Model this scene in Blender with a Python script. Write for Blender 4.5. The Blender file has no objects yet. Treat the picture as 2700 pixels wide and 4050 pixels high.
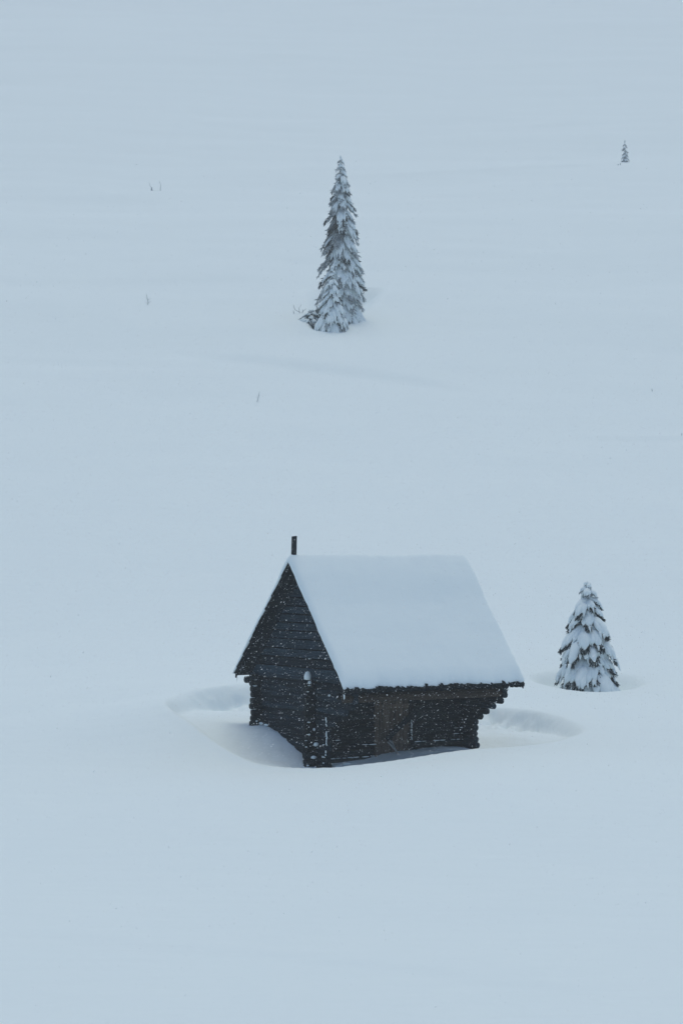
import bpy, math, random
import numpy as np
from mathutils import Vector, Matrix
R = math.radians
rnd = random.Random(7)

# ------------------------------------------------------------------ camera, sky, sun, exposure
sc = bpy.context.scene
C = sc.collection
F = 8050.0 / 2700.0                 # focal length over frame width
cd = bpy.data.cameras.new('camera')
cam = bpy.data.objects.new('camera', cd); C.objects.link(cam)
cd.sensor_fit = 'HORIZONTAL'; cd.sensor_width = 24.0; cd.lens = 24.0 * F
cd.shift_y = 190.0 / 2700.0
cd.clip_start = 0.1; cd.clip_end = 3000
cam.location = (0, 0, 0); cam.rotation_euler = (R(90), 0, 0)
sc.camera = cam

SUN_EL, SUN_AZ = 77.0, 8.0        # azimuth clockwise from +Y (uphill, a little to the left)
w = bpy.data.worlds.new('World'); sc.world = w; w.use_nodes = True
nt = w.node_tree; nt.nodes.clear()
sky = nt.nodes.new('ShaderNodeTexSky'); sky.sky_type = 'NISHITA'; sky.sun_disc = False
sky.sun_elevation = R(SUN_EL); sky.sun_rotation = R(SUN_AZ)
sky.air_density = 1.0; sky.dust_density = 1.0; sky.ozone_density = 1.0
bg = nt.nodes.new('ShaderNodeBackground'); bg.inputs['Strength'].default_value = 0.108
wo = nt.nodes.new('ShaderNodeOutputWorld')
nt.links.new(sky.outputs[0], bg.inputs[0]); nt.links.new(bg.outputs[0], wo.inputs[0])

sl = bpy.data.lights.new('sun', 'SUN'); sl.energy = 1.1; sl.angle = R(36); sl.color = (1.0, 0.98, 0.74)
so = bpy.data.objects.new('sun', sl); C.objects.link(so)
el, az = R(SUN_EL), R(SUN_AZ)
sd = Vector((math.sin(az) * math.cos(el), math.cos(az) * math.cos(el), math.sin(el)))
so.rotation_euler = sd.to_track_quat('Z', 'Y').to_euler()

vs = sc.view_settings
vs.view_transform = 'Standard'; vs.look = 'None'; vs.exposure = 0.14; vs.gamma = 1.0; vs.use_curve_mapping = False
sc.cycles.max_bounces = 8; sc.cycles.diffuse_bounces = 4; sc.cycles.volume_bounces = 2
sc.cycles.glossy_bounces = 2; sc.cycles.transmission_bounces = 4; sc.cycles.transparent_max_bounces = 8
sc.cycles.use_denoising = True
sc.cycles.caustics_reflective = False; sc.cycles.caustics_refractive = False

HAZE = 0.0006

def P(px, py, d):                    # a point of the place seen at photo pixel (px, py), d metres away
    return ((px - 1350) / 8050 * d, d, -(py - 2215) / 8050 * d)

# ------------------------------------------------------------------ numpy noise
def vnoise(x, y, seed=0):
    xi = np.floor(x).astype(np.int64); yi = np.floor(y).astype(np.int64)
    fx = x - xi; fy = y - yi
    fx = fx * fx * fx * (fx * (fx * 6 - 15) + 10); fy = fy * fy * fy * (fy * (fy * 6 - 15) + 10)
    def h(a, b):
        n = (a * 374761393 + b * 668265263 + seed * 1442695041) & 0xffffffff
        n = ((n ^ (n >> 13)) * 1274126177) & 0xffffffff
        return ((n ^ (n >> 16)) & 0xffff) / 65535.0 * 2 - 1
    return (h(xi, yi) * (1 - fx) + h(xi + 1, yi) * fx) * (1 - fy) + (h(xi, yi + 1) * (1 - fx) + h(xi + 1, yi + 1) * fx) * fy

def fbm(x, y, seed=0, o=3):
    s = 0; a = 1.0
    for k in range(o):
        s = s + a * vnoise(x * 2 ** k + 13.7 * k, y * 2 ** k - 7.1 * k, seed + k); a *= 0.5
    return s

def sstep(a, b, v):
    t = np.clip((v - a) / (b - a), 0, 1); return t * t * (3 - 2 * t)

# ------------------------------------------------------------------ terrain height
prof = [(-80, 1.0), (-10, -0.9), (0, -1.7), (3, -3.4), (8, -6.2), (16, -8.4), (26, -8.75), (36, -8.25), (50, -7.45), (60, -6.98), (66, -6.78),
        (70, -6.48), (74, -6.15), (78, -5.88), (85, -5.42), (92, -4.6), (98, -3.47), (112, 0), (138, 7.1), (175, 19.7),
        (225, 36.8), (290, 56.4), (400, 95), (560, 154), (700, 210), (780, 226), (900, 224), (1100, 205)]
gy = np.arange(-100, 1150, 0.5)
gz = np.interp(gy, [p[0] for p in prof], [p[1] for p in prof])
def gsm(z, s):
    k = np.arange(-int(4 * s), int(4 * s) + 1) * 1.0; g = np.exp(-k * k / (2 * s * s)); g /= g.sum()
    return np.convolve(np.pad(z, len(k) // 2, mode='edge'), g, mode='valid')
gz1, gz2 = gsm(gz, 5), gsm(gz, 26)
wq = sstep(95, 150, gy); gz = gz1 * (1 - wq) + gz2 * wq

def tps_fit(pts, vals):
    n = len(pts); d = np.linalg.norm(pts[:, None] - pts[None], axis=2)
    K = d * d * np.log(d + 1e-9)
    A = np.zeros((n + 3, n + 3)); A[:n, :n] = K + np.eye(n) * 0.02
    A[:n, n] = 1; A[:n, n + 1:] = pts; A[n:, :n] = A[:n, n:].T
    return np.linalg.solve(A, np.concatenate([vals, [0, 0, 0]]))
def tps_eval(pts, w_, x, y):
    out = w_[-3] + w_[-2] * x + w_[-1] * y
    for (a, b), k in zip(pts, w_):
        r2 = (x - a) ** 2 + (y - b) ** 2
        out = out + k * 0.5 * r2 * np.log(r2 + 1e-9)
    return out

rim = [(655, 2790, 71.5), (780, 2885, 69), (900, 2972, 67.3), (1050, 3032, 65.4), (1250, 3045, 64.6), (1420, 3032, 64.6), (1600, 3010, 65.2),
       (1880, 2970, 66.8), (2100, 2950, 68.6), (2310, 2895, 73.2), (2240, 2846, 75.6), (2080, 2808, 77.4), (1900, 2796, 78.4), (1500, 2745, 79),
       (1100, 2706, 78.5), (900, 2710, 77.6), (750, 2728, 76.2), (680, 2752, 74.3)]
Bpts = [P(*p) for p in rim]
Bpts += [P(*p) for p in [(400, 2960, 68), (400, 2780, 76), (100, 2960, 68), (100, 2780, 77), (1250, 3115, 60), (800, 3100, 61), (1700, 3095, 60), (2100, 3070, 61.5),
         (2500, 3000, 68), (2500, 2860, 76), (2100, 2722, 84.0), (2250, 2735, 84.3), (2440, 2738, 84.4), (2600, 2732, 84.4), (1900, 2700, 84.5),
         (1350, 3400, 51), (300, 3400, 51), (2400, 3400, 51)]]
for d in (36, 44, 58, 72, 86, 98):
    for px in (-900, 3600):
        x = (px - 1350) / 8050 * d
        Bpts.append((x, d, float(np.interp(d, gy, gz))))
for px in (0, 900, 1800, 2700):
    for d in (40, 104):
        x = (px - 1350) / 8050 * d
        Bpts.append((x, d, float(np.interp(d, gy, gz))))
Bpts = np.array(Bpts)
Bxy = Bpts[:, :2]; Bw = tps_fit(Bxy, Bpts[:, 2] - np.interp(Bpts[:, 1], gy, gz))

Fp = [(1760, 2962, 70.0), (1850, 2960, 70.6), (1620, 2985, 69.2), (1450, 3035, 68.2), (1330, 3075, 67.2), (1250, 3095, 67.0), (1700, 2990, 69.2),
      (1000, 2868, 71.2), (1060, 2878, 70.5), (1130, 2930, 69.6), (1215, 3018, 68.2), (1000, 2940, 69.4), (1420, 3095, 66.0), (1600, 3075, 66.3), (1750, 3035, 67.4), (1900, 3015, 68.2), (1140, 3038, 67.0), (1060, 3010, 67.7),
      (900, 2930, 69.4), (800, 2850, 71.5), (800, 2810, 75.5), (900, 2815, 75.2), (980, 2832, 74.2), (930, 2845, 73), (860, 2808, 76.8), (930, 2792, 77.3), (770, 2798, 75.7),
      (1915, 2950, 72.9), (2100, 2985, 71.8), (1930, 2985, 70.8), (2040, 2922, 73.4), (1990, 2876, 77.0), (2080, 2892, 76.7), (2160, 2904, 76.0), (2240, 2910, 74.9),
      (1920, 2852, 77.2), (1500, 2850, 77.5), (1200, 2800, 77.3), (2000, 2905, 74.5), (1600, 2950, 74), (1400, 2950, 72)]
Fpts = np.array([P(*p) for p in Fp]); Fw = tps_fit(Fpts[:, :2], Fpts[:, 2])

def poly_sd(poly, x, y):             # signed distance, positive inside
    d2 = np.full(x.shape, 1e9); ins = np.zeros(x.shape, bool)
    n = len(poly)
    for i in range(n):
        ax, ay = poly[i]; bx, by = poly[(i + 1) % n]
        ex, ey = bx - ax, by - ay
        t = np.clip(((x - ax) * ex + (y - ay) * ey) / (ex * ex + ey * ey), 0, 1)
        d2 = np.minimum(d2, (x - ax - t * ex) ** 2 + (y - ay - t * ey) ** 2)
        if ay != by:
            c = ((ay > y) != (by > y)) & (x < (bx - ax) * (y - ay) / (by - ay) + ax)
            ins ^= c
    return np.sqrt(d2) * np.where(ins, 1, -1)
def smooth_poly(pts, n=6):
    out = []; m = len(pts)
    for i in range(m):
        p0, p1, p2, p3 = [np.array(pts[(i + k - 1) % m][:2]) for k in range(4)]
        for j in range(n):
            t = j / n
            out.append(tuple(0.5 * ((2 * p1) + (p2 - p0) * t + (2 * p0 - 5 * p1 + 4 * p2 - p3) * t * t + (3 * p1 - p0 - 3 * p2 + p3) * t ** 3)))
    return out
RIM = smooth_poly([P(*p) for p in rim], 4)
rim2 = [(1200, 1240, 179.5), (1212, 1290, 177.0), (1250, 1313, 176.2), (1310, 1309, 176.3), (1390, 1286, 177.0), (1450, 1245, 178.4), (1520, 1170, 181.5), (1562, 1098, 185.5),
        (1480, 1075, 188), (1380, 1075, 189), (1260, 1100, 188.5), (1205, 1170, 184.5)]
RIM2 = None
TREE_R = P(2322, 2738, 87.0); 

def height(x, y):
    x = np.asarray(x, float); y = np.asarray(y, float); shp = x.shape
    x = x.ravel(); y = y.ravel()
    z = np.interp(y, gy, gz)
    # gentle cross-slope relief of the whole hillside, and long wind ribs
    far = sstep(95, 170, y)
    z = z + far * (1.6 * vnoise(x / 80 + 3, y / 90, 5) + 0.42 * fbm(x / 34, y / 17, 9, 3) + 0.018 * fbm(x / 18 + y / 40, y / 3.6, 12, 2))
    z = z + (1 - far) * sstep(20, 40, y) * (0.035 * fbm(x / 9, y / 4, 21, 2))
    # local surface around the hut
    m = (y > 30) & (y < 110) & (np.abs(x) < 32)
    if m.any():
        xs, ys = x[m], y[m]
        win = sstep(34, 42, ys) * (1 - sstep(100, 108, ys)) * (1 - sstep(22, 31, np.abs(xs)))
        z[m] += win * tps_eval(Bxy, Bw, xs, ys)
    # a faint brow across the foreground
    for (xa, ya, xb, yb, amp, wd, x0, x1) in BROWS:
        t = (x - xa) / (xb - xa); yl = ya + (yb - ya) * t + BW * 0 
        e = sstep(x0, x0 + (x1 - x0) * 0.25, x) * (1 - sstep(x1 - (x1 - x0) * 0.25, x1, x))
        dd = y - yl - wd * 0.6 * vnoise(x / (wd * 5), x * 0, 31)
        # a low step: ground drops `amp` over wd metres towards the camera, and is filled back over a long way
        z = z + e * amp * (np.exp(-np.maximum(dd, 0) / (wd * 7)) * sstep(-wd, 0.0, dd))
    m = (y > 62) & (y < 84) & (x > -9) & (x < 12)
    if m.any():
        xs, ys = x[m], y[m]
        sdv = poly_sd(RIM, xs, ys)
        front = 1 - sstep(70, 75, ys)
        wd = 0.24 * front + 0.7 * (1 - front)
        k = sstep(0, 1, sdv / wd) * front + (1 - front) * np.clip(sdv / wd, 0, 1) ** 1.45
        zf = tps_eval(Fpts[:, :2], Fw, xs, ys)
        inner = sstep(0.1, 0.6, sdv / wd)
        rough = 0.20 * (0.35 - np.abs(fbm(xs * 2.6, ys * 1.3, 41, 4)) + 0.45 * fbm(xs * 4.3, ys * 3.4, 47, 3)) * inner * (0.10 + 0.90 * sstep(75, 77, ys)) 
        lip = 0.07 * np.exp(-(sdv / 0.35) ** 2) * front
        z[m] = z[m] * (1 - k) + zf * k + rough + lip
    dx, dy = x - TREE_R[0], y - TREE_R[1]
    rr = np.sqrt(dx * dx + (dy * 1.0) ** 2)
    z = z - 0.75 * (1 - sstep(1.2, 2.6, rr))
    m = (y > 170) & (y < 196) & (x > -9) & (x < 9)
    if m.any() and RIM2:
        xs, ys = x[m], y[m]
        sdv = poly_sd(RIM2, xs, ys)
        z[m] = z[m] - 1.7 * sstep(0, 3.2, sdv) - 0.5 * sstep(0, 0.8, sdv) * (1 - sstep(178, 182, ys)) + 0.12 * np.exp(-(sdv / 1.0) ** 2)
    return z.reshape(shp)
BW = 0
def brow(pa, pb, amp, wd):
    a, b = P(pa[0], 0, pa[1]), P(pb[0], 0, pb[1])
    return (a[0], a[1], b[0], b[1], amp, wd, min(a[0], b[0]), max(a[0], b[0]))
BROWS = [brow((-300, 44.0), (3000, 37.5), 0.05, 0.8),
         brow((1300, 284), (2550, 296), 0.22, 2.0),
         brow((650, 171), (2000, 158), 0.40, 2.5),
         brow((-900, 172), (900, 165), 0.24, 3.0),
         brow((2150, 143), (3300, 143), 0.22, 1.0),
         brow((-400, 196), (1180, 203), 0.25, 3.0),
         brow((1500, 330), (3400, 352), 0.2, 4.0)]
def ground_depth(px, py, lo=150, hi=230):     # how far away the open slope is seen in this pixel
    dd = np.linspace(lo, hi, 2000); rowp = 2215 - height((px - 1350) / 8050 * dd, dd) / dd * 8050
    return float(dd[int(np.argmax(np.minimum.accumulate(rowp) <= py))])
RIM2 = smooth_poly([P(a, b, ground_depth(a, b)) for a, b, c in rim2], 4)
def gz_at(x, y): return float(height(np.array([x]), np.array([y]))[0])

# ------------------------------------------------------------------ materials
def mat(name):
    m = bpy.data.materials.new(name); m.use_nodes = True
    return m, m.node_tree, m.node_tree.nodes['Principled BSDF']
def N(t, k, **kw):
    n = t.nodes.new(k)
    for a, b in kw.items():
        if a in n.inputs: n.inputs[a].default_value = b
        else: setattr(n, a, b)
    return n

def snow_mat(name, col=(0.795, 0.88, 0.905), bump=0.25, fine=9.0, ripple=0.09):
    m, t, b = mat(name)
    b.inputs['Roughness'].default_value = 0.75
    b.inputs['Specular IOR Level'].default_value = 0.2
    tc = N(t, 'ShaderNodeTexCoord')
    n1 = N(t, 'ShaderNodeTexNoise', Scale=0.35, Detail=5.0)
    t.links.new(tc.outputs['Object'], n1.inputs['Vector'])
    cr = N(t, 'ShaderNodeMix', data_type='RGBA')
    cr.inputs[6].default_value = (col[0] * .97, col[1] * .975, col[2] * .985, 1); cr.inputs[7].default_value = (*col, 1)
    t.links.new(n1.outputs['Fac'], cr.inputs[0]); t.links.new(cr.outputs[2], b.inputs['Base Color'])
    n2 = N(t, 'ShaderNodeTexNoise', Scale=fine, Detail=6.0, Roughness=0.65)
    t.links.new(tc.outputs['Object'], n2.inputs['Vector'])
    bp = N(t, 'ShaderNodeBump', Strength=bump, Distance=0.02)
    t.links.new(n2.outputs['Fac'], bp.inputs['Height'])
    mp = N(t, 'ShaderNodeMapping'); mp.inputs['Scale'].default_value = (0.5, 1.6, 1.0); t.links.new(tc.outputs['Object'], mp.inputs[0])
    n3 = N(t, 'ShaderNodeTexNoise', Scale=0.9, Detail=4.0, Roughness=0.5); t.links.new(mp.outputs[0], n3.inputs[0])
    b3 = N(t, 'ShaderNodeBump', Strength=0.5, Distance=ripple); t.links.new(n3.outputs['Fac'], b3.inputs['Height'])
    t.links.new(bp.outputs['Normal'], b3.inputs['Normal']); t.links.new(b3.outputs['Normal'], b.inputs['Normal'])
    return m

def wood_mat(name, dark, light, stretch=(0.6, 9, 9), frost=0.10, vert=False):
    m, t, b = mat(name)
    b.inputs['Roughness'].default_value = 0.85; b.inputs['Specular IOR Level'].default_value = 0.15
    tc = N(t, 'ShaderNodeTexCoord'); oi = N(t, 'ShaderNodeObjectInfo')
    mp = N(t, 'ShaderNodeMapping'); mp.inputs['Scale'].default_value = stretch
    t.links.new(tc.outputs['Object'], mp.inputs['Vector'])
    g = N(t, 'ShaderNodeTexNoise', Scale=2.2, Detail=8.0, Roughness=0.65)
    t.links.new(mp.outputs[0], g.inputs['Vector'])
    mx = N(t, 'ShaderNodeMix', data_type='RGBA')
    mx.inputs[6].default_value = (*dark, 1); mx.inputs[7].default_value = (*light, 1)
    rp = N(t, 'ShaderNodeMapRange'); rp.inputs[1].default_value = 0.35; rp.inputs[2].default_value = 0.68
    t.links.new(g.outputs['Fac'], rp.inputs[0]); t.links.new(rp.outputs[0], mx.inputs[0])
    # each piece its own tone
    hs = N(t, 'ShaderNodeHueSaturation'); t.links.new(mx.outputs[2], hs.inputs['Color'])
    vr = N(t, 'ShaderNodeMapRange'); vr.inputs[3].default_value = 0.5; vr.inputs[4].default_value = 1.6
    t.links.new(oi.outputs['Random'], vr.inputs[0]); t.links.new(vr.outputs[0], hs.inputs['Value'])
    # rime and blown snow caught in the grain
    fz = N(t, 'ShaderNodeTexNoise', Scale=14.0, Detail=3.0, Roughness=0.7); t.links.new(tc.outputs['Object'], fz.inputs['Vector'])
    fr = N(t, 'ShaderNodeMapRange'); fr.inputs[1].default_value = 0.60; fr.inputs[2].default_value = 0.78; fr.inputs[4].default_value = frost
    t.links.new(fz.outputs['Fac'], fr.inputs[0])
    m2 = N(t, 'ShaderNodeMix', data_type='RGBA'); m2.inputs[7].default_value = (0.75, 0.78, 0.8, 1)
    t.links.new(fr.outputs[0], m2.inputs[0]); t.links.new(hs.outputs[0], m2.inputs[6]); t.links.new(m2.outputs[2], b.inputs['Base Color'])
    bp = N(t, 'ShaderNodeBump', Strength=0.6, Distance=0.02)
    t.links.new(g.outputs['Fac'], bp.inputs['Height']); t.links.new(bp.outputs['Normal'], b.inputs['Normal'])
    return m

M = {}
M['snow'] = snow_mat('snow', bump=0.12)
M['roofsnow'] = snow_mat('roof_snow', bump=0.08, fine=6)
M['treesnow'] = snow_mat('tree_snow', bump=0.5, fine=7, ripple=0.0)
M['log'] = wood_mat('weathered_log', (0.004, 0.008, 0.012), (0.022, 0.036, 0.049), (9, 0.6, 9), 0.08)
M['logu'] = wood_mat('weathered_front_log', (0.003, 0.006, 0.008), (0.024, 0.029, 0.031), (0.6, 9, 9), 0.08)
M['plank'] = wood_mat('gable_plank', (0.005, 0.011, 0.016), (0.027, 0.044, 0.060), (9, 0.7, 9), 0.07)
M['roofw'] = wood_mat('roof_board', (0.003, 0.006, 0.008), (0.010, 0.015, 0.019), (0.6, 8, 8), 0.10)
M['beam'] = wood_mat('brown_beam', (0.030, 0.024, 0.019), (0.095, 0.072, 0.055), (0.5, 9, 9), 0.12)
M['door'] = wood_mat('brown_door', (0.036, 0.029, 0.024), (0.120, 0.092, 0.070), (9, 9, 0.6), 0.2)
M['pale'] = wood_mat('pale_stick', (0.12, 0.13, 0.14), (0.25, 0.26, 0.27), (3, 3, 3), 0.3)
M['pipe'] = wood_mat('black_pipe', (0.006, 0.008, 0.010), (0.014, 0.017, 0.020), (4, 4, 0.8), 0.04)
M['bark'] = wood_mat('bark', (0.03, 0.025, 0.02), (0.07, 0.06, 0.05), (5, 5, 1), 0.3)
m, t, b = mat('needles'); M['needle'] = m
b.inputs['Roughness'].default_value = 0.8; b.inputs['Specular IOR Level'].default_value = 0.1
tc = N(t, 'ShaderNodeTexCoord'); n1 = N(t, 'ShaderNodeTexNoise', Scale=3.5, Detail=3.0); t.links.new(tc.outputs['Object'], n1.inputs[0])
mx = N(t, 'ShaderNodeMix', data_type='RGBA'); mx.inputs[6].default_value = (0.010, 0.020, 0.022, 1); mx.inputs[7].default_value = (0.06, 0.08, 0.085, 1)
rp = N(t, 'ShaderNodeMapRange'); rp.inputs[1].default_value = 0.35; rp.inputs[2].default_value = 0.7
t.links.new(n1.outputs['Fac'], rp.inputs[0]); t.links.new(rp.outputs[0], mx.inputs[0]); t.links.new(mx.outputs[2], b.inputs['Base Color'])
m, t, b = mat('rime_haze_needles'); M['rime_haze'] = m
b.inputs['Roughness'].default_value = 0.8; b.inputs['Base Color'].default_value = (0.36, 0.405, 0.43, 1)  # rime, with the fading of distance haze painted into the pale colour
m, t, b = mat('ice'); M['ice'] = m
b.inputs['Base Color'].default_value = (0.7, 0.76, 0.8, 1); b.inputs['Roughness'].default_value = 0.15
b.inputs['Transmission Weight'].default_value = 0.6; b.inputs['IOR'].default_value = 1.31
m, t, b = mat('flake'); M['flake'] = m
b.inputs['Base Color'].default_value = (0.92, 0.93, 0.95, 1); b.inputs['Roughness'].default_value = 0.9
tl = N(t, 'ShaderNodeBsdfTranslucent'); tl.inputs[0].default_value = (0.95, 0.96, 0.97, 1)
ms = N(t, 'ShaderNodeMixShader'); ms.inputs[0].default_value = 0.55
t.links.new(b.outputs[0], ms.inputs[1]); t.links.new(tl.outputs[0], ms.inputs[2])
t.links.new(ms.outputs[0], t.nodes['Material Output'].inputs['Surface'])

# ------------------------------------------------------------------ object helpers
def mesh_obj(name, verts, faces, mt, parent=None, smooth=False):
    me = bpy.data.meshes.new(name); me.from_pydata([tuple(v) for v in verts], [], faces)
    me.materials.append(mt)
    if smooth: me.polygons.foreach_set('use_smooth', [True] * len(me.polygons))
    me.update()
    o = bpy.data.objects.new(name, me); C.objects.link(o)
    if parent: o.parent = parent
    return o
def np_mesh(name, verts, quads, mt, parent=None, smooth=True):
    me = bpy.data.meshes.new(name); verts = np.asarray(verts, np.float32); quads = np.asarray(quads, np.int32)
    k = quads.shape[1]
    me.vertices.add(len(verts)); me.vertices.foreach_set('co', verts.ravel())
    me.loops.add(quads.size); me.loops.foreach_set('vertex_index', quads.ravel())
    me.polygons.add(len(quads)); me.polygons.foreach_set('loop_start', np.arange(0, quads.size, k, dtype=np.int32))
    me.polygons.foreach_set('loop_total', np.full(len(quads), k, np.int32))
    me.polygons.foreach_set('use_smooth', np.full(len(quads), smooth))
    me.materials.append(mt); me.update(calc_edges=True); me.validate()
    o = bpy.data.objects.new(name, me); C.objects.link(o)
    if parent: o.parent = parent
    return o
def empty(name, loc, rz=0.0):
    o = bpy.data.objects.new(name, None); C.objects.link(o); o.location = loc; o.rotation_euler = (0, 0, rz); o.empty_display_size = 0.3
    return o
def tag(o, label=None, cat=None, group=None, kind=None):
    if label: o['label'] = label
    if cat: o['category'] = cat
    if group: o['group'] = group
    if kind: o['kind'] = kind
    return o

def prism(axis, poly, a, b):         # poly: list of 2-D points in the plane across the axis
    n = len(poly); v = []
    for q in (a, b):
        for (p0, p1) in poly:
            v.append({'x': (q, p0, p1), 'y': (p0, q, p1), 'z': (p0, p1, q)}[axis])
    f = [tuple(range(n))[::-1], tuple(range(n, 2 * n))] + [(i, (i + 1) % n, n + (i + 1) % n, n + i) for i in range(n)]
    return v, f
def box(x0, x1, y0, y1, z0, z1):
    return prism('z', [(x0, y0), (x1, y0), (x1, y1), (x0, y1)], z0, z1)

def log_mesh(A, B, r, seed, sides=10, rings=6, squash=1.0, wob=0.012):
    rg = random.Random(seed); A = Vector(A); B = Vector(B); d = (B - A); L = d.length; d.normalize()
    s = d.cross(Vector((0, 0, 1)));
    if s.length < 1e-3: s = Vector((1, 0, 0))
    s.normalize(); u = s.cross(d); v = []; f = []
    prof_ = [1 + rg.uniform(-.06, .06) for _ in range(sides)]
    for i in range(rings + 1):
        q = i / rings; c = A + d * (L * q) + u * rg.uniform(-wob, wob) + s * rg.uniform(-wob, wob)
        e = 0.97 if i in (0, rings) else 1.0
        for j in range(sides):
            a = 2 * math.pi * j / sides
            rr = r * prof_[j] * e * (1 + rg.uniform(-.03, .03))
            v.append(c + s * (math.cos(a) * rr * squash) + u * (math.sin(a) * rr))
    for i in range(rings):
        for j in range(sides):
            k = (j + 1) % sides
            f.append((i * sides + j, i * sides + k, (i + 1) * sides + k, (i + 1) * sides + j))
    f.append(tuple(range(sides))[::-1]); f.append(tuple(range(rings * sides, (rings + 1) * sides)))
    return v, f

# ------------------------------------------------------------------ ground
def axis_samples(segs):
    out = []
    for a, b, st in segs:
        out += list(np.arange(a, b, st))
    out.append(segs[-1][1]); return np.array(out)
ys = axis_samples([(-60, 20, 2.5), (20, 35, 1.0), (35, 46, 0.25), (46, 64, 0.4), (64, 82, 0.11), (82, 92, 0.22), (92, 130, 0.7), (130, 172, 0.5), (172, 194, 0.28),
                   (194, 360, 0.9), (360, 560, 3), (560, 1100, 10)])
xs = axis_samples([(-420, -120, 12), (-120, -40, 4), (-40, -14, 0.9), (-14, -8, 0.3), (-8, 12, 0.12), (12, 18, 0.3), (18, 42, 0.9), (42, 120, 4), (120, 420.1, 12)])
X, Y = np.meshgrid(xs, ys)
Z = height(X, Y)
nx, ny = len(xs), len(ys)
idx = np.arange(nx * ny).reshape(ny, nx)
q = np.stack([idx[:-1, :-1], idx[:-1, 1:], idx[1:, 1:], idx[1:, :-1]], -1).reshape(-1, 4)
g = np_mesh('snowy_ground', np.stack([X, Y, Z], -1).reshape(-1, 3), q, M['snow'])
tag(g, 'smooth snow covered ground and hillside', kind='structure')
print('ground quads', len(q), Z.min(), Z.max())

# ------------------------------------------------------------------ haze
hv, hf = box(-440, 440, -70, 1115, -12.5, 245)
hz = mesh_obj('haze', hv, hf, bpy.data.materials.new('haze'))
hm = hz.data.materials[0]; hm.use_nodes = True; t = hm.node_tree; t.nodes.clear()
pv = t.nodes.new('ShaderNodeVolumePrincipled'); pv.inputs['Color'].default_value = (0.93, 0.95, 0.97, 1)
pv.inputs['Density'].default_value = HAZE; pv.inputs['Anisotropy'].default_value = 0.0
ot = t.nodes.new('ShaderNodeOutputMaterial'); t.links.new(pv.outputs[0], ot.inputs['Volume'])
tag(hz, 'pale winter haze filling the air', kind='stuff')

# ------------------------------------------------------------------ the log hut
TH = R(32); CT, ST = math.cos(TH), math.sin(TH)
D0 = 68.0; P0 = ((1245 - 1350) / 8050 * D0, D0)
ZB = -7.9
def solve_s(px, t):                   # s of the point on the line (t, s) that is seen in column px
    k = (px - 1350) / 8050
    x0 = P0[0] + t * CT; y0 = P0[1] + t * ST
    return (x0 - k * y0) / (ST + k * CT)
def solve_t(px, s):
    k = (px - 1350) / 8050
    x0 = P0[0] - s * ST; y0 = P0[1] + s * CT
    return (k * y0 - x0) / (CT - k * ST)
def zpx(py, t, s):
    return -(py - 2215) / 8050 * (P0[1] + t * ST + s * CT)
OG = 0.50                              # gable overhang
W = solve_s(1020, 0); L = solve_t(1845, 0)
SA = solve_s(1145, -OG); SL = solve_s(930, -OG); SR = solve_s(1365, -OG)
ZA = zpx(2230, -OG, SA); ZL = zpx(2668, -OG, SL); ZR = zpx(2738, -OG, SR)
TF = solve_t(1855, SA); TF2 = solve_t(2066, SR)
print('HUT W %.2f L %.2f SA %.2f SL %.2f SR %.2f ZA %.2f ZL %.2f ZR %.2f TF %.2f TF2 %.2f far eave z %.2f' % (W, L, SA, SL, SR, ZA, ZL, ZR, TF, TF2, zpx(2708, TF2, SR)))
TFAR = TF2 + 0.04
hut = empty('log_hut', (P0[0], P0[1], ZB), TH)
tag(hut, 'dark weathered log hut with a steep snow covered roof standing in a snow hollow', 'hut')
def HZ(v): return [(p[0], p[1], p[2] - ZB) for p in v]
def part(name, vf, mt, parent=None, smooth=False):
    return mesh_obj(name, HZ(vf[0]), vf[1], mt, parent or hut, smooth)
def ridge_z(s):                        # underside line of the roof
    return ZA + (ZL - ZA) * (s - SA) / (SL - SA) if s > SA else ZA + (ZR - ZA) * (SA - s) / (SA - SR)
def roof_s(z):                         # where the roof line has height z: (front s, back s)
    return SA - (SA - SR) * (ZA - z) / (ZA - ZR), SA + (SL - SA) * (ZA - z) / (ZA - ZL)

PITCH = 0.205; r_ = 0.114
ZTIE = zpx(2672, 0, 1.5)
nlog = int((ZTIE - (-7.7)) / PITCH)
DL, DR = solve_t(1492, 0), solve_t(1622, 0)   # door opening
DTOP = zpx(2742, (DL + DR) / 2, 0)
print('door', DL, DR, 'tie', ZTIE, 'nlog', nlog, 'dtop', DTOP)
# gable walls (run front to back) with their corbelled front ends
for gi, tc_ in enumerate((0.11, L - 0.11)):
    for k in range(nlog + 1):
        z = ZTIE - 0.05 - k * PITCH
        ext = {4: -2.22, 5: -1.78, 6: -1.36, 7: -1.0}.get(k, -0.72 + rnd.uniform(-.06, .05))
        if k < 4: ext = max(-2.42, roof_s(z + 0.14)[0] + 0.12)
        part('wall_log', log_mesh((tc_, ext + rnd.uniform(-.03, .03), z), (tc_ + rnd.uniform(-.01, .01), W + 0.30 + rnd.uniform(-.05, .06), z), r_, 100 * gi + k, wob=0.008, squash=0.9), M['log'])
# long walls
for si, s0 in enumerate((0.11, W - 0.11)):
    for k in range(nlog + 1):
        z = ZTIE - 0.15 - k * PITCH
        tips = (-0.34 + rnd.uniform(-.03, .03), L + 0.30 + rnd.uniform(-.06, .06))
        if si == 0 and z + 0.08 < DTOP:
            part('wall_log', log_mesh((tips[0], s0, z), (DL - 0.02, s0, z), r_, 300 + k, wob=0.008), M['logu'])
            part('wall_log', log_mesh((DR + 0.02, s0, z), (tips[1], s0, z), r_, 340 + k, wob=0.008), M['logu'])
        else:
            part('wall_log', log_mesh((tips[0], s0, z), (tips[1], s0, z), r_, 400 + 40 * si + k, rings=9, wob=0.008), M['logu'])
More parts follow.
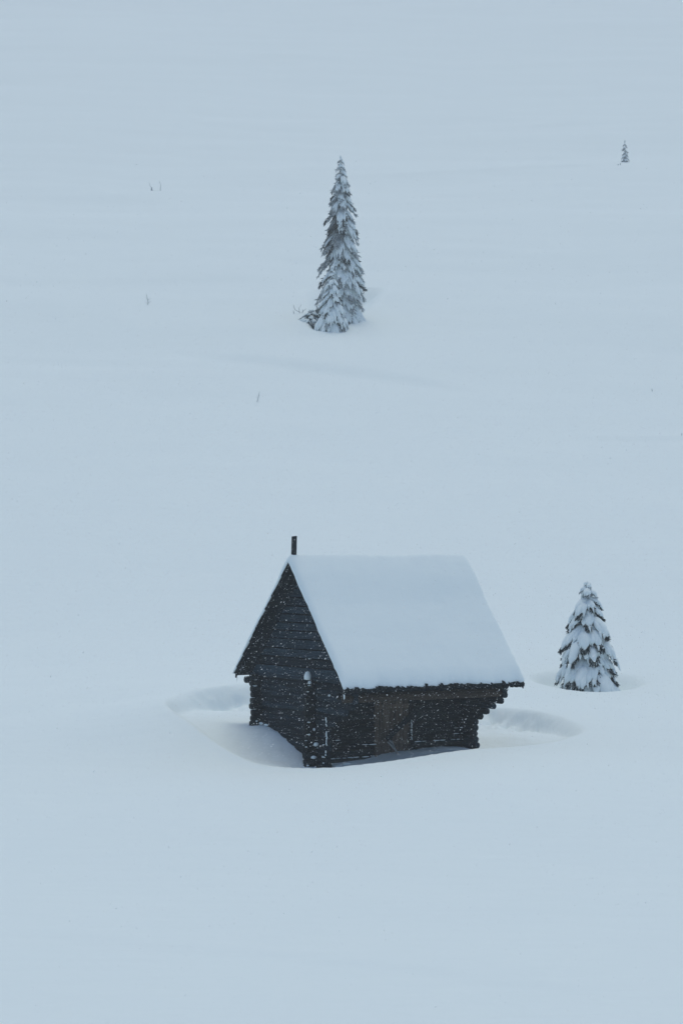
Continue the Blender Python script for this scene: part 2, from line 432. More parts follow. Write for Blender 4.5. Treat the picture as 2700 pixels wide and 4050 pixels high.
# plank filled gable triangles, each plank its own piece
for gi, (ta, tb) in enumerate(((0.0, 0.10), (L - 0.10, L))):
    z = ZTIE - 0.02; k = 0
    while z < ZA - 0.12:
        h = 0.30 + rnd.uniform(-.04, .05); z1 = min(z + h - 0.042, ZA - 0.08)
        f0, b0 = roof_s(z - 0.0); f1, b1 = roof_s(z1)
        lean = 0.05
        v = []
        sgn = -1 if gi == 0 else 1
        front, back = (ta, tb) if gi == 0 else (tb, ta)
        jj = rnd.uniform(0, .008)
        for (s, zz, o) in ((f0, z, lean + jj), (b0, z, lean + jj), (b1, z1, jj), (f1, z1, jj)):
            v.append((front + sgn * o, s, zz))
        for (s, zz) in ((f0, z), (b0, z), (b1, z1), (f1, z1)):
            v.append((back, s, zz))
        part('gable_plank', (v, [(0, 1, 2, 3), (7, 6, 5, 4), (0, 4, 5, 1), (1, 5, 6, 2), (2, 6, 7, 3), (3, 7, 4, 0)]), M['plank'])
        z += h; k += 1
# tie beam across the gable, just below the planks' foot
part('tie_beam', log_mesh((-0.03, roof_s(ZTIE)[0] + 0.12, ZTIE - 0.06), (-0.03, roof_s(ZTIE)[1] - 0.1, ZTIE - 0.06), 0.05, 900, squash=1.0), M['log'])
# sheathing band (rafter) along the gable face under the roof
def slope_bar(side, t0, t1, off0, off1, name, mt, parent=None, s_in=0.0, s_out=0.0):
    # a bar that follows one roof slope; off0..off1 measured vertically below the roof line
    sE, zE = (SR, ZR) if side == 'front' else (SL, ZL)
    dz = (zE - ZA) / (sE - SA)
    sgn = -1 if side == 'front' else 1
    sa = SA + sgn * s_in; se = sE + sgn * s_out
    za = ZA + dz * (sa - SA); ze = ZA + dz * (se - SA)
    return part(name, prism('x', [(sa, za - off0), (se, ze - off0), (se, ze - off1), (sa, za - off1)], t0, t1), mt, parent)
roof = part('roof', prism('x', [(SA, ZA + 0.02), (SL - 0.03, ZL + 0.01), (SL - 0.03, ZL - 0.03), (SA, ZA - 0.02)], -OG + 0.05, TFAR - 0.05), M['roofw'])
slope_bar('front', -OG + 0.05, TFAR - 0.05, -0.01, 0.03, 'sheathing', M['roofw'], roof, s_out=-0.03)
for side in ('front', 'back'):
    slope_bar(side, -0.10, -0.055, 0.03, 0.34, 'rafter', M['plank'], roof, s_in=0.06, s_out=-0.30 if side == 'back' else -0.25)
    slope_bar(side, -OG - 0.0, -OG + 0.045, 0.00, 0.12, 'barge_board', M['roofw'], roof, s_in=0.02, s_out=0.0)
    slope_bar(side, TFAR - 0.045, TFAR, 0.00, 0.12, 'barge_board', M['roofw'], roof, s_in=0.02, s_out=0.0)
    # courses of roof boards, uneven at the verges
    sE, zE = (SR, ZR) if side == 'front' else (SL, ZL)
    n = 17
    for i in range(n):
        a, b_ = i / n, (i + 1.12) / n
        sa, za = SA + (sE - SA) * a, ZA + (zE - ZA) * a
        sb, zb = SA + (sE - SA) * min(b_, 1.015), ZA + (zE - ZA) * min(b_, 1.015)
        e0, e1 = rnd.uniform(-.035, .02), rnd.uniform(-.03, .03)
        part('roof_board', prism('x', [(sa, za + 0.015), (sb, zb + 0.055), (sb, zb + 0.095), (sa, za + 0.055)], -OG - 0.03 + e0, TFAR + 0.02 + e1), M['roofw'], roof)
    # rafters under the overhang
    t = 0.6
    while t < L:
        slope_bar(side, t, t + 0.11, 0.035, 0.15, 'rafter', M['roofw'], roof, s_in=0.1, s_out=-0.12); t += 0.9
# ragged shingle ends along the front eave
v, f = [], []
t = -OG - 0.02
while t < TFAR - 0.03:
    wd = rnd.uniform(0.06, 0.12); dn = rnd.uniform(0.02, 0.13); up = rnd.choice((0, 0, .03, .07, .10)) * rnd.uniform(.5, 1.2)
    s = SR - 0.02 - rnd.uniform(0, .05)
    a = prism('y', [(t, ZR + 0.07 + up), (t + wd * rnd.uniform(.8, 1.1), ZR + 0.07 + up * rnd.uniform(0, 1)), (t + wd * .9, ZR - dn * 0.5), (t + wd * 0.3, ZR - dn * 0.7)], s - 0.02, s + 0.16)
    o = len(v); v += a[0]; f += [tuple(i + o for i in q_) for q_ in a[1]]
    t += wd * rnd.uniform(0.8, 1.3)
tag(part('eave_shingles', (v, f), M['roofw'], roof), kind='stuff')
# eave beam on the corbels, and the back one
ZP = ZR - 0.26
eb = part('eave_beam', log_mesh((-0.28, SR + 0.48, ZP), (TFAR - 0.42, SR + 0.48, ZP), 0.155, 77, rings=14, squash=0.85), M['beam'])
part('eave_beam', log_mesh((-0.35, SL - 0.45, ZL - 0.16), (L + .4, SL - 0.45, ZL - 0.16), 0.12, 78, rings=14), M['log'])
# dark second beam under it, set back
part('eave_beam', log_mesh((-0.2, SR + 0.95, ZP + 0.05), (L + 0.35, SR + 0.95, ZP + 0.05), 0.12, 79, rings=14), M['logu'])
part('ridge_beam', log_mesh((-0.3, SA, ZA - 0.22), (L + 0.3, SA, ZA - 0.22), 0.11, 80, rings=10), M['log'])
# stove pipe on the ridge
tp = solve_t(1161, SA) ; zt = zpx(2122, tp, SA)
v, f = prism('z', [(tp - .075, SA - .06), (tp + .065, SA - .06), (tp + .065, SA + .06), (tp - .075, SA + .06)], ZA - 0.1, zt)
v = [(p[0] + (0.03 if p[2] > ZA else 0), p[1], p[2] + (0.02 if (p[2] > ZA and p[0] > tp) else 0)) for p in v]
part('chimney_pipe', (v, f), M['pipe'], roof)
# icicles under the back eave
for k in range(5):
    a = Vector((-OG + 0.02 + rnd.uniform(0, .05), SL - 0.05 - k * 0.13 - rnd.uniform(0, .05), 0)); a.z = ridge_z(a.y) - 0.10
    ln = rnd.uniform(.12, .3)
    v = [a + Vector((math.cos(i * 2.1) * .014, math.sin(i * 2.1) * .014, 0)) for i in range(3)] + [a - Vector((0, 0, ln))]
    part('icicle', (v, [(0, 1, 2), (0, 3, 1), (1, 3, 2), (2, 3, 0)]), M['ice'], roof)
# door with its boards, posts
door = part('door', box(DL + 0.02, DR - 0.02, 0.075, 0.10, -7.7, DTOP), M['logu'])
nb = 5; wdd = (DR - DL - 0.06) / nb
for i in range(nb):
    a = DL + 0.03 + i * wdd
    part('door_board', box(a + 0.008, a + wdd - 0.008, 0.035 + rnd.uniform(-.008, .008), 0.073, -7.7, DTOP - 0.03 - rnd.uniform(0, .02)), M['door'], door)
for zz in (DTOP - 0.45, DTOP - 1.7):
    part('door_ledge', box(DL + 0.06, DR - 0.06, 0.0, 0.026, zz - .07, zz + .07), M['door'], door)
for a in (DL - 0.10, DR + 0.0):
    part('door_post', box(a - 0.02, a + 0.11, -0.03, 0.07, -7.7, DTOP + 0.06), M['door'] if a < DR else M['logu'])
part('door_lintel', box(DL - 0.2, DR + 0.2, -0.035, 0.07, DTOP + 0.062, DTOP + 0.2), M['logu'])

def hw(t, s, z):                      # hut coordinates to world
    return Vector((P0[0] + t * CT - s * ST, P0[1] + t * ST + s * CT, z))
def hpx(px, py, s):
    t = solve_t(px, s); return hw(t, s, zpx(py, t, s))

# plank and stick leaning in front of the door
def beam_between(A, B, wa, wb, mt, name, origin=None):
    A, B = Vector(A), Vector(B); d = (B - A).normalized(); s = d.cross(Vector((ST, -CT, 0))).normalized(); u = s.cross(d)
    v = []
    for c in (A, B):
        for i, j in ((-1, -1), (1, -1), (1, 1), (-1, 1)):
            v.append(c + s * i * wa / 2 + u * j * wb / 2)
    o = mesh_obj(name, [p - A for p in v], [(3, 2, 1, 0), (4, 5, 6, 7), (0, 1, 5, 4), (1, 2, 6, 5), (2, 3, 7, 6), (3, 0, 4, 7)], mt)
    o.location = A; return o
A = hpx(1528, 2925, -0.22); B = hpx(1650, 2808, -0.06)
tag(beam_between(A, B, 0.17, 0.05, M['pipe'], 'leaning_plank'), 'dark plank slanting across the brown door of the hut', 'plank')
st = empty('forked_stick', hpx(1592, 3010, -0.35))
tag(st, 'pale frosted forked stick leaning low against the door', 'stick')
for (pa, pb, w_) in (((1592, 3012), (1536, 2922), .04), ((1583, 2990), (1532, 2935), .035), ((1560, 2958), (1548, 2930), .03)):
    A = hpx(*pa, -0.35); B = hpx(*pb, -0.2)
    o = beam_between(A, B, w_, w_, M['pale'], 'prong'); o.parent = st; o.location = A - st.location
# sagging wire
pts = [hpx(1448, 2742, SR + 0.4), hpx(1425, 2768, SR + .6), hpx(1400, 2784, SR + 1.0), hpx(1375, 2796, SR + 1.2), hpx(1345, 2804, SR + 1.4), hpx(1318, 2807, SR + 1.6), hpx(1306, 2796, SR + 1.8)]
v, f = [], []
for i, p in enumerate(pts):
    for j in range(4):
        a = j * math.pi / 2; v.append(p - pts[0] + Vector((math.cos(a) * .017, 0, math.sin(a) * .017)))
    if i: f += [((i - 1) * 4 + j, (i - 1) * 4 + (j + 1) % 4, i * 4 + (j + 1) % 4, i * 4 + j) for j in range(4)]
wr = mesh_obj('hanging_wire', v, f, M['pale']); wr.location = pts[0]
tag(wr, 'thin frosted wire sagging from the eave beam to the near corner of the hut', 'wire')

# ------------------------------------------------------------------ snow on the roof
def edge_round(d, r):
    q_ = np.clip(d / r, 0, 1); return np.sqrt(1 - (1 - q_) ** 2)
sE = np.concatenate([SR + 0.015 + np.array([0, .01, .03, .06, .1, .16, .24]), np.linspace(SR + .25, SA - .6, 26), np.linspace(SA - .55, SA + .55, 22), np.linspace(SA + .6, SL - .2, 20), SL + .06 - np.array([.24, .16, .1, .06, .03, .01, 0])[0:]])
sE = np.unique(np.round(sE, 4))
tE = np.concatenate([-OG - 0.06 + np.array([0, .006, .02, .05, .1, .16, .24, .34]), np.linspace(-OG + .4, TFAR - .4, 110), TFAR + .06 - np.array([.34, .24, .16, .1, .05, .02, .006, 0])])
Sg, Tg = np.meshgrid(sE, tE)
Sg0, Tg0 = Sg.copy(), Tg.copy()
nearE = np.exp(-np.maximum(Sg0 - SR, 0) / .35); nearB = np.exp(-np.maximum(SL - Sg0, 0) / .35)
Sg = Sg + nearE * (0.035 * fbm(Tg0 * 1.3, Tg0 * 0, 71, 2) + 0.03 * fbm(Tg0 * 6, Tg0 * 0, 72, 2))
nearV = np.exp(-np.minimum(Tg0 + OG, TFAR - Tg0).clip(0) / .35) * np.where(Tg0 < 3, 1, -1)
Tg = Tg + nearV * (0.012 * fbm(Sg0 * 1.4, Sg0 * 0, 73, 2) + 0.014 * fbm(Sg0 * 7, Sg0 * 0, 74, 2))
zr = np.where(Sg > SA, ZA + (ZL - ZA) * (Sg - SA) / (SL - SA), ZA + (ZR - ZA) * (SA - Sg) / (SA - SR)) + 0.10
slopef = (ZA - ZR) / (SA - SR)
rad = 0.16
top = ZA + 0.10 + rad * 0.9 - slopef * np.sqrt((Sg - SA) ** 2 + rad ** 2)
dS = np.minimum(Sg0 - (SR + 0.015), SL + 0.06 - Sg0); dT = np.minimum(Tg0 - (-OG - 0.06), TFAR + 0.06 - Tg0)
thick = 0.27 + 0.03 * fbm(Tg * .33, Sg * .4, 61, 3) + 0.012 * fbm(Tg * 2.2, Sg * 1.2, 64, 3) - 0.06 * sstep(TFAR - 3.0, TFAR, Tg) * 0
blend = sstep(0.0, 0.9, np.abs(Sg - SA))
base = np.minimum(zr, np.maximum(top, zr - 1)) * 1.0
eS = edge_round(dS, 0.30); eT = edge_round(dT, 0.20)
ztop = np.where(np.abs(Sg - SA) < 1.5, top - (top - zr) * sstep(0.6, 1.5, np.abs(Sg - SA)), zr) + thick * eS * eT
ztop = np.maximum(ztop, zr - 0.15)
ztop = np.where((eS * eT) < 0.02, zr, ztop)
# eave lip of the snow droops slightly
bot = zr - 0.0
vt = np.stack([Tg, Sg, ztop - ZB], -1).reshape(-1, 3); vb = np.stack([Tg, Sg, bot - 0.012 - ZB], -1).reshape(-1, 3)
ns, n_t = len(sE), len(tE)
ix = np.arange(ns * n_t).reshape(n_t, ns); o_ = ns * n_t
qt = np.stack([ix[:-1, :-1], ix[1:, :-1], ix[1:, 1:], ix[:-1, 1:]], -1).reshape(-1, 4)
qb = qt[:, ::-1] + o_
sides_ = []
for arr in (ix[0, :], ix[-1, ::-1], ix[::-1, 0], ix[:, -1]):
    for a, b_ in zip(arr[:-1], arr[1:]): sides_.append((a, b_, b_ + o_, a + o_))
rsn = np_mesh('roof_snow', np.concatenate([vt, vb]), np.concatenate([qt, qb, np.array(sides_)]), M['roofsnow'])
rsn.location = hut.location; rsn.rotation_euler = (0, 0, TH)
tag(rsn, 'thick smooth blanket of snow lying on the steep hut roof', 'snow', kind='stuff')

# ------------------------------------------------------------------ snow caught on the corner logs and ledges
def blob(c, rx, ry, rz_, seed, rot=0.0, flat=False):
    rg = random.Random(seed); v = []; f = []; nlat, nlon = 5, 8
    v.append(Vector((0, 0, -1)))
    for i in range(1, nlat):
        ph = -math.pi / 2 + math.pi * i / nlat
        for j in range(nlon):
            a = 2 * math.pi * j / nlon; k = 1 + rg.uniform(-.14, .14)
            v.append(Vector((math.cos(ph) * math.cos(a), math.cos(ph) * math.sin(a), math.sin(ph))) * k)
    v.append(Vector((0, 0, 1)))
    n = len(v) - 1
    for j in range(nlon): f.append((0, 1 + (j + 1) % nlon, 1 + j))
    for i in range(nlat - 2):
        for j in range(nlon):
            a = 1 + i * nlon; f.append((a + j, a + (j + 1) % nlon, a + nlon + (j + 1) % nlon, a + nlon + j))
    a = 1 + (nlat - 2) * nlon
    for j in range(nlon): f.append((a + j, a + (j + 1) % nlon, n))
    cr_, sr_ = math.cos(rot), math.sin(rot); out = []
    for p in v:
        x, y, z = p.x * rx, p.y * ry, p.z * rz_
        if flat and z < 0: z *= 0.15
        out.append(Vector((x * cr_ - y * sr_, x * sr_ + y * cr_, z)) + Vector(c))
    return out, f
def join(parts):
    v, f = [], []
    for a, b_ in parts:
        o = len(v); v += a; f += [tuple(i + o for i in q_) for q_ in b_]
    return v, f
ztl = ZTIE - 0.15 + r_
c = hw(-0.24, 0.08, ztl - 0.01)
cap = mesh_obj('snow_cap', *join([([p - c for p in blob(c, .13, .11, .27, 3, TH, True)[0]], blob(c, .13, .11, .27, 3, TH, True)[1])]), M['treesnow'], None, True)
cap.location = c
tag(cap, 'tall rounded snow cap on top of the crossed log ends at the near corner', 'snow cap')
dabs = []
for (px, py, t_, s_, a, b_, h) in [(1226, 2602, -.06, .4, .07, .05, .10), (1224, 2700, -.38, .0, .07, .05, .06), (1216, 2722, -.4, .1, .04, .03, .10), (1302, 2751, -.03, -1.1, .05, .04, .04), (1260, 2862, -.36, -.05, .07, .05, .08),
                                   (1252, 2945, -.36, -.1, .13, .06, .07), (1262, 2957, -.36, -.15, .08, .05, .07), (1276, 2955, -.3, -.4, .05, .04, .05), (1240, 2996, -.36, -.1, .11, .06, .06), (1242, 2886, -.36, .0, .05, .04, .05),
                                   (1338, 3032, .4, -.2, .18, .06, .06), (1370, 3022, .7, -.2, .2, .05, .04), (1032, 2862, -.05, 3.5, .04, .16, .05), (1052, 2868, -.05, 3.2, .04, .16, .04), (1012, 2852, -.1, 3.7, .05, .09, .05)]:
    t_ = solve_t(px, s_); dabs.append(blob(hw(t_, s_, zpx(py, t_, s_)), a, b_, h, px, TH))
dabs.append(blob(hw(-OG + .02, SR + .10, ZR - .13), .025, .03, .12, 5, TH))
# log ends on the back-left corner
for k in range(1, nlog):
    if rnd.random() < .75:
        z = ZTIE - 0.15 - k * PITCH + r_ - 0.02
        if z < -5.9: continue
        dabs.append(blob(hw(-.22 + rnd.uniform(-.06, .06), W - .1 + rnd.uniform(-.05, .05), z), rnd.uniform(.05, .13), .06, rnd.uniform(.025, .05), k, TH))
for k in range(1, nlog):                       # near corner log ends, smaller
    if rnd.random() < .55:
        z = ZTIE - 0.15 - k * PITCH + r_ - 0.02
        dabs.append(blob(hw(-.24 + rnd.uniform(-.06, .06), .1 + rnd.uniform(-.08, .05), z), rnd.uniform(.03, .07), .05, rnd.uniform(.015, .035), 50 + k, TH))
        dabs.append(blob(hw(.1 + rnd.uniform(-.06, .06), -.55 + rnd.uniform(-.15, .25), z + .1), .05, rnd.uniform(.03, .09), rnd.uniform(.012, .03), 90 + k, TH))
# thin drifts on the ledges of the front wall
for (a, b_, py) in ((1300, 1345, 2930), (1428, 1488, 2931), (1300, 1420, 2993), (1430, 1488, 2985), (1640, 1760, 2926), (1780, 1842, 2922), (1790, 1842, 2866), (1790, 1840, 2894), (1770, 1825, 2953)):
    ta, tb = solve_t(a, 0), solve_t(b_, 0); z0 = zpx(py, (ta + tb) / 2, 0)
    k = round((ZTIE - 0.15 + r_ - z0) / PITCH); z0 = ZTIE - 0.15 + r_ - k * PITCH
    n = max(2, int((tb - ta) / .22))
    for i in range(n):
        if rnd.random() < .85:
            dabs.append(blob(hw(ta + (tb - ta) * (i + .5) / n, -0.01, z0 - .045 + rnd.uniform(-.006, .006)), (tb - ta) / n * rnd.uniform(.35, .62), .035, rnd.uniform(.008, .02), i + a, TH))
for (px, y0, y1) in ((1290, 2840, 2875), (1291, 2895, 2950), (1289, 2975, 2995), (1626, 2850, 2925)):
    s_ = -.70 if px < 1400 else -.04
    yy = y0
    while yy < y1:
        t_ = solve_t(px + rnd.uniform(-2, 2), s_); dabs.append(blob(hw(t_, s_, zpx(yy, t_, s_)), .018, .03, rnd.uniform(.02, .06), int(yy), TH)); yy += rnd.uniform(5, 12)
v, f = join(dabs); v = [p - Vector(hut.location) for p in v]
dj = mesh_obj('caught_snow', v, f, M['treesnow'], None, True); dj.location = hut.location
tag(dj, 'small clumps and streaks of snow caught on the log ends and ledges of the hut', 'snow', kind='stuff')

# ------------------------------------------------------------------ spruces
def tube(path, radii, seed, sides=7, flat=0.62, noise_=0.12):
    rg = random.Random(seed); v = []; f = []; n = len(path)
    for i, (p, r) in enumerate(zip(path, radii)):
        d = (path[min(i + 1, n - 1)] - path[max(i - 1, 0)]).normalized()
        s = d.cross(Vector((0, 0, 1)))
        if s.length < 1e-3: s = Vector((1, 0, 0))
        s.normalize(); u = s.cross(d)
        for j in range(sides):
            a = 2 * math.pi * j / sides; k = 1 + rg.uniform(-noise_, noise_)
            v.append(p + s * (math.cos(a) * r * k) + u * (math.sin(a) * r * k * flat))
    for i in range(n - 1):
        for j in range(sides):
            k = (j + 1) % sides
            f.append((i * sides + j, i * sides + k, (i + 1) * sides + k, (i + 1) * sides + j))
    f.append(tuple(range(sides))[::-1]); f.append(tuple(range((n - 1) * sides, n * sides)))
    return v, f

def spruce(name, label, x, y, zb_, H, Rb, levels, per, nl, seed, snow_amt=1.0, lee=None, droop=1.0, lean=(0, 0), cat='spruce tree', group=None, low=0.02, sharp=0.85, tip_h=0.9, fat=1.0, sink=0.0, dark_core=1.0, rime_haze_share=0.0):
    rg = random.Random(seed)
    root = empty(name, (x, y, zb_)); tag(root, label, cat, group)
    tr = tube([Vector((lean[0] * q_, lean[1] * q_, q_ * H - 0.3)) for q_ in (0, .25, .5, .75, 0.98)], [H * .016 + .03, H * .013 + .02, H * .009, H * .005, .01], seed, 7, 1.0, .08)
    mesh_obj('trunk', tr[0], tr[1], M['bark'], root, True)
    ld = tube([Vector((lean[0] * q_ + nl * .12 * math.sin(q_ * 60), lean[1] * q_, q_ * H)) for q_ in (.90, .93, .96, 0.985, 1.0)], [nl * .26, nl * .34, nl * .18, nl * .24, nl * .10], seed, 7, 1.0, .25)
    mesh_obj('snow_load', ld[0], ld[1], M['treesnow'], root, True)
    for li in range(levels):
        q_ = low + (0.985 - low) * (li + rg.uniform(-.25, .25)) / (levels - 1)
        q_ = min(max(q_, 0.01), 0.975); qL = q_
        n = max(3, round(per * (1 - q_ * 0.5)))
        a0 = rg.uniform(0, 6.28)
        for bi in range(n):
            q_ = min(max(low * .5, qL + rg.uniform(-.48, .48) / levels), .975)
            az_ = a0 + 2 * math.pi * (bi + rg.uniform(-.3, .3)) / n
            ln = Rb * (1 - q_) ** sharp * rg.uniform(.62, 1.18) + (0.05 * Rb if q_ < .85 else 0.015 * Rb)
            c0 = Vector((lean[0] * q_, lean[1] * q_, q_ * H))
            dh = Vector((math.cos(az_), math.sin(az_), 0)); sd_ = Vector((-dh.y, dh.x, 0))
            ups = 0.25 if q_ > .9 else 0.0
            path = []
            dr = droop * rg.uniform(.8, 1.25)
            for k in range(7):
                w_ = k / 6
                path.append(c0 + dh * (ln * (w_ ** .9) ) + Vector((0, 0, ln * (ups * w_ + .10 * w_ - dr * 0.95 * w_ ** 1.7))) + sd_ * (rg.uniform(-.03, .03) * ln))
            sn = snow_amt
            if lee is not None:
                c_ = math.cos(az_ - lee); sn *= 1 - 0.72 * max(0, c_) ** 0.8
            # --- foliage: hanging sprays of needles
            v = []; f = []
            m_ = int(ln / nl * 30 * dark_core) + 8
            for _ in range(m_):
                w_ = rg.uniform(.08, .97) ** .8; k = min(int(w_ * 6), 5); fr = min(w_ * 6 - k, 1.15)
                p = path[k].lerp(path[k + 1], fr)
                spread = ln * (0.30 * (1 - w_) + 0.12)
                p = p + sd_ * rg.uniform(-spread, spread) + Vector((0, 0, -rg.uniform(0.0, .28) * nl - 0.02))
                dd = (dh * rg.uniform(.1, .9) + sd_ * rg.uniform(-.7, .7) + Vector((0, 0, rg.uniform(-1.3, -.1)))).normalized()
                l_ = nl * rg.uniform(.45, 1.1) * min(1, .35 + 3 * (1 - q_)); wd = l_ * rg.uniform(.16, .30)
                sx = dd.cross(Vector((rg.uniform(-1, 1), rg.uniform(-1, 1), rg.uniform(-1, 1)))).normalized() * wd / 2
                o = len(v); v += [p - sx * .6, p + sx * .6, p + dd * l_ * .5 + sx, p + dd * l_, p + dd * l_ * .5 - sx]
                f.append((o, o + 1, o + 2, o + 3, o + 4))
            br = mesh_obj('branch', v, f, M['needle'] if rg.random() > rime_haze_share and q_ < .88 else M['rime_haze'], root)  # share of boughs painted pale for rime and distance haze
            # --- snow lying along it, in drooping fingers
            if rg.random() < sn + .15:
                sv = []; rm = (0.085 * ln + 0.07 * nl + .02) * fat * min(1, .45 + .6 * sn)
                up_ = Vector((0, 0, rm * .55))
                fingers = [(0.0, 1.0, 1.0)]
                if ln > nl * 1.2:
                    fingers += [(rg.uniform(.22, .42), .85, .8), (-rg.uniform(.22, .42), .85, .8)]
                if ln > nl * 2.4 and rg.random() < .8:
                    fingers += [(rg.choice((-1, 1)) * rg.uniform(.08, .2), .98, .7)]
                for (sp, le, th) in fingers:
                    if sn < .6 and rg.random() > sn + .25: continue
                    pp = []; rr = []; le *= rg.uniform(.85, 1.02)
                    for k in range(8):
                        w_ = (0.10 + .90 * k / 7) * le; kk = min(int(w_ * 6), 5)
                        b_ = path[kk].lerp(path[kk + 1], w_ * 6 - kk)
                        pp.append(b_ + sd_ * (sp * ln * (w_ ** 1.1)) + up_ - Vector((0, 0, abs(sp) * ln * .35 * w_ * w_)))
                        rr.append(rm * th * (0.55 + 0.75 * math.sin(math.pi * min(1, (k + .8) / 7.6)) ** .8) * (1 if k < 7 else .35) * rg.uniform(.85, 1.12))
                    sv.append(tube(pp, rr, rg.randint(0, 9999), 7, .75, .13))
                    for _ in range(rg.choice((1, 2, 3)) if ln > nl * 1.5 else 1):      # fringe hanging off the end
                        kk = rg.choice((4, 5, 6, 7)); b0 = pp[kk] + sd_ * rg.uniform(-.7, .7) * rr[kk]
                        hl = rr[min(kk, 6)] * rg.uniform(1.3, 2.6)
                        dv = Vector((0, 0, -1)) + dh * .35 + sd_ * rg.uniform(-.2, .2)
                        r0 = rr[min(kk, 6)] * rg.uniform(.35, .55)
                        sv.append(tube([b0, b0 + dv * hl * .5, b0 + dv * hl], [r0, r0 * .8, r0 * .25], rg.randint(0, 9999), 5, 1, .1))
                if sv:
                    a, b_ = join(sv)
                    mesh_obj('snow_load', a, b_, M['treesnow'], br, True)
    return root

xr, yr = TREE_R[0], TREE_R[1]
zr_ = gz_at(xr, yr)
HR = -(2298 - 2215) / 8050 * yr - zr_
print('right tree', xr, yr, zr_, HR)
spruce('spruce_tree', 'young spruce under heavy drooping snow to the right of the hut', xr, yr, zr_, HR, 1.85, 14, 9, 0.18, 12, snow_amt=.98, droop=.85, sharp=.68, fat=1.45, low=.05, dark_core=2.6)
dS_ = ground_depth(1290, 1311) + 1.3; dC = dS_ + 4.0; xc = (1348 - 1350) / 8050 * dC; zc = gz_at(xc, dC); HC = -(612 - 2215) / 8050 * dC - zc
print('centre tree', xc, zc, HC)
spruce('spruce_tree', 'tall narrow snow laden spruce standing alone high on the slope', xc, dC, zc, HC, 2.5, 38, 8, 0.42, 23, snow_amt=.95, lee=math.pi * 1.02, droop=1.05, sharp=.62, fat=1.1, low=.03, dark_core=.95, rime_haze_share=.7, lean=(-0.05, 0))
x2 = (1312 - 1350) / 8050 * dS_; z2 = gz_at(x2, dS_); H2 = -(1050 - 2215) / 8050 * dS_ - z2
print('small front tree', x2, z2, H2)
spruce('spruce_tree', 'short snow covered spruce at the foot of the tall narrow spruce', x2, dS_, z2, H2, 1.85, 15, 8, 0.32, 31, snow_amt=1.0, droop=1.1, sharp=.85, fat=1.35, low=.04, dark_core=.6, rime_haze_share=.6)
# low bushy spruce at the left foot
x3 = (1232 - 1350) / 8050 * 181.0
spruce('spruce_bush', 'low dark spruce bush sticking out at the left foot of the tall spruce', x3, 181.0, gz_at(x3, 181.0) - .1, 1.3, 1.6, 5, 8, 0.40, 35, snow_amt=.6, droop=.40, sharp=.6, cat='spruce bush', dark_core=1.0, rime_haze_share=.4)
dF = 296.5; x4 = (2470 - 1350) / 8050 * dF; z4 = gz_at(x4, dF); H4 = -(552 - 2215) / 8050 * dF - z4
print('far sapling', x4, z4, H4)
spruce('spruce_sapling', 'small faint spruce sapling far up the slope at the upper right', x4, dF, z4, H4 if 2 < H4 < 6 else 3.6, .62, 8, 5, 0.30, 41, snow_amt=1.0, droop=1.0, sharp=.7, cat='sapling', rime_haze_share=1.1, dark_core=.5)

def twigs(name, label, px, py, d_guess, h, spec, mt, cat='shrub', grp=None):
    # find the distance at which the ground is seen in this pixel
    dd = np.linspace(90, 500, 4000); xx = (px - 1350) / 8050 * dd
    zz = height(xx, dd); rowp = 2215 - zz / dd * 8050
    vis = np.minimum.accumulate(rowp); i = int(np.argmax(vis <= py)); d = dd[i]; x = xx[i]; z = zz[i]
    k = d / 8050
    rows = []
    for (x0, y0, x1, y1, w0, w1) in spec:
        a = Vector((x0 * k, 0, -y0 * k)); b_ = Vector((x1 * k, rnd.uniform(-.2, .2), -y1 * k)); m_ = a.lerp(b_, .5) + Vector((rnd.uniform(-1, 1) * k, 0, 0))
        rows.append(tube([a, m_, b_], [w0 * k * .28, (w0 + w1) * k * .14, w1 * k * .26], rnd.randint(0, 999), 5, 1.0, .1))
    v, f = join(rows)
    o = mesh_obj(name, v, f, mt); o.location = (x, d, z - 0.05)
    tag(o, label, cat, grp); print(name, px, py, 'd=%.1f' % d)
    return o
twigs('bare_twig', 'thin bare twig with short side shoots poking out of the snow at the left', 583, 1206, 0, 1, [(0, 6, 3, -12, 7, 5), (3, -12, -4, -46, 5, 2.5), (2, -10, 14, -18, 3, 2), (1, -20, 13, -30, 3, 1.5), (0, -8, -10, -16, 3, 1.5), (-1, -24, -9, -34, 2, 1.2)], M['rime_haze'], 'twig')
twigs('bare_twig', 'single slanting twig sticking out of the snow above the hut', 1014, 1590, 0, 1, [(-2, 6, 6, -14, 5, 6), (6, -14, 12, -44, 5, 3), (7, -18, 0, -26, 3, 1.5), (9, -26, 16, -32, 2, 1)], M['rime_haze'], 'twig')
twigs('buried_shrub', 'faint snow crusted twigs of a buried shrub just left of the tall spruce', 1186, 1238, 0, 1, [(0, 4, -4, -22, 7, 4), (-2, -6, -20, -16, 5, 4), (-20, -16, -26, -34, 4, 3), (6, 4, 12, -16, 6, 4), (-24, 2, -26, -12, 6, 4), (-4, -22, 6, -36, 3, 2), (12, -8, 24, -18, 4, 3)], M['rime_haze'], 'shrub')
twigs('buried_shrub', 'faint tips of a buried shrub high on the left slope', 598, 752, 0, 1, [(0, 6, 2, -14, 12, 7), (2, -4, 10, 2, 6, 5), (-2, -14, -8, -32, 3, 2), (10, 0, 40, 0, 5, 4), (36, 4, 38, -22, 6, 3), (38, -22, 32, -38, 3, 2)], M['rime_haze'], 'shrub')
twigs('tiny_twig', 'tiny dark twig tip in the snow near the right edge of the slope', 2578, 1548, 0, 1, [(0, 3, -2, -14, 6, 3)], M['rime_haze'], 'twig')
twigs('tiny_twig', 'tiny twig tip at the very right edge beside a low snow ridge', 2694, 1722, 0, 1, [(0, 3, 0, -8, 6, 4), (0, -2, 3, -14, 3, 2)], M['rime_haze'], 'twig')
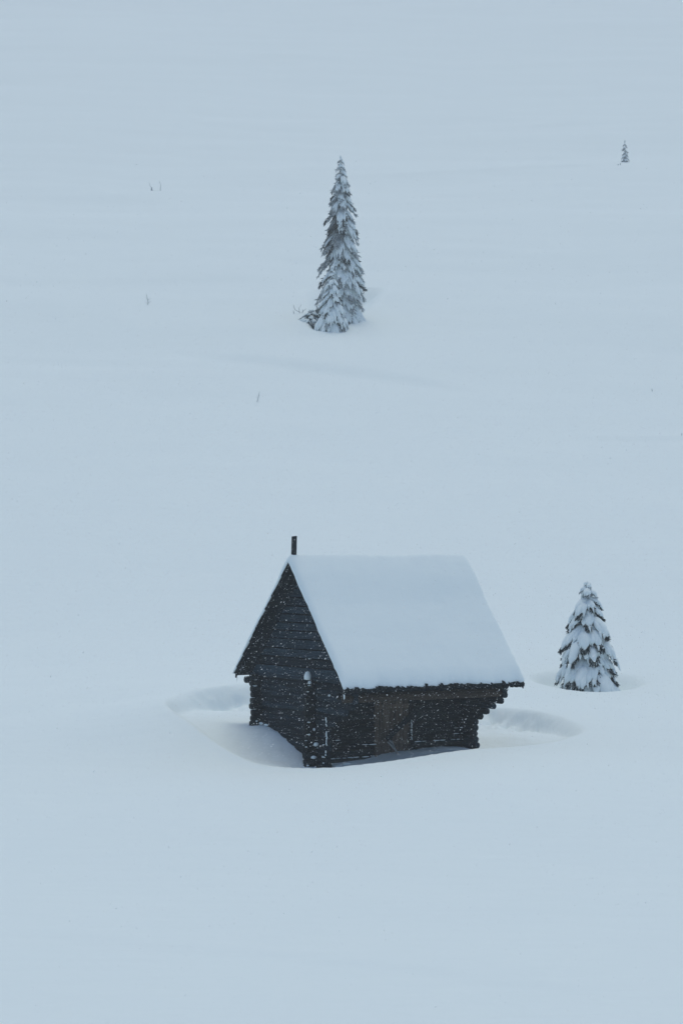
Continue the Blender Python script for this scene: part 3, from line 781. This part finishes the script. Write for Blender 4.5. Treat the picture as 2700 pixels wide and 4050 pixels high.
twigs('small_bush', 'little dark bush just left of the far spruce sapling', 2450, 652, 0, 1, [(-4, 4, -5, -6, 9, 5), (2, 2, 4, -10, 7, 4), (-5, 0, -12, -4, 4, 2)], M['rime_haze'], 'bush')

# ------------------------------------------------------------------ falling snow
rs = np.random.RandomState(5)
NF = 230000
fx = rs.uniform(-13, 15, NF); fy = rs.uniform(34, 92, NF); fz_ = rs.uniform(-9, 7, NF)
# none inside the hut or below the ground
lt = (fx - P0[0]) * CT + (fy - P0[1]) * ST; ls = -(fx - P0[0]) * ST + (fy - P0[1]) * CT
inside = (lt > -OG - .1) & (lt < TFAR + .1) & (ls > SR - .1) & (ls < SL + .1) & ~((ls < -.1) & (fz_ < -4.8))
gh = height(fx, fy); keep = ~inside & (fz_ > gh + 0.05)
fx, fy, fz_ = fx[keep], fy[keep], fz_[keep]; n = len(fx)
size = 0.0028 + 0.013 * rs.power(0.22, n) * (0.4 + 0.6 * fy / 70)
big = rs.rand(n) < 0.02; size[big] *= 1.8
size *= 0.62
st_ = 1.0 + 2.4 * rs.rand(n) ** 2      # flakes clump into longish tufts
ang = R(52) + rs.normal(0, .35, n)
ax = np.stack([np.cos(ang), rs.normal(0, .25, n), np.sin(ang)], 1); ax /= np.linalg.norm(ax, axis=1)[:, None]
b1 = np.cross(ax, np.array([0, 1, 0.])); b1 /= np.linalg.norm(b1, axis=1)[:, None]; b2 = np.cross(ax, b1)
c = np.stack([fx, fy, fz_], 1); s3 = size[:, None]
V = np.stack([c + ax * s3 * st_[:, None], c - ax * s3 * st_[:, None], c + b1 * s3, c - b1 * s3, c + b2 * s3, c - b2 * s3], 1).reshape(-1, 3)
tri = np.array([(0, 2, 4), (0, 4, 3), (0, 3, 5), (0, 5, 2), (1, 4, 2), (1, 3, 4), (1, 5, 3), (1, 2, 5)])
T = (tri[None] + (np.arange(n) * 6)[:, None, None]).reshape(-1, 3)
fl = np_mesh('falling_snow', V, T, M['flake'], smooth=False)
tag(fl, 'snowflakes falling through the air around the hut', kind='stuff')
print('flakes', n)
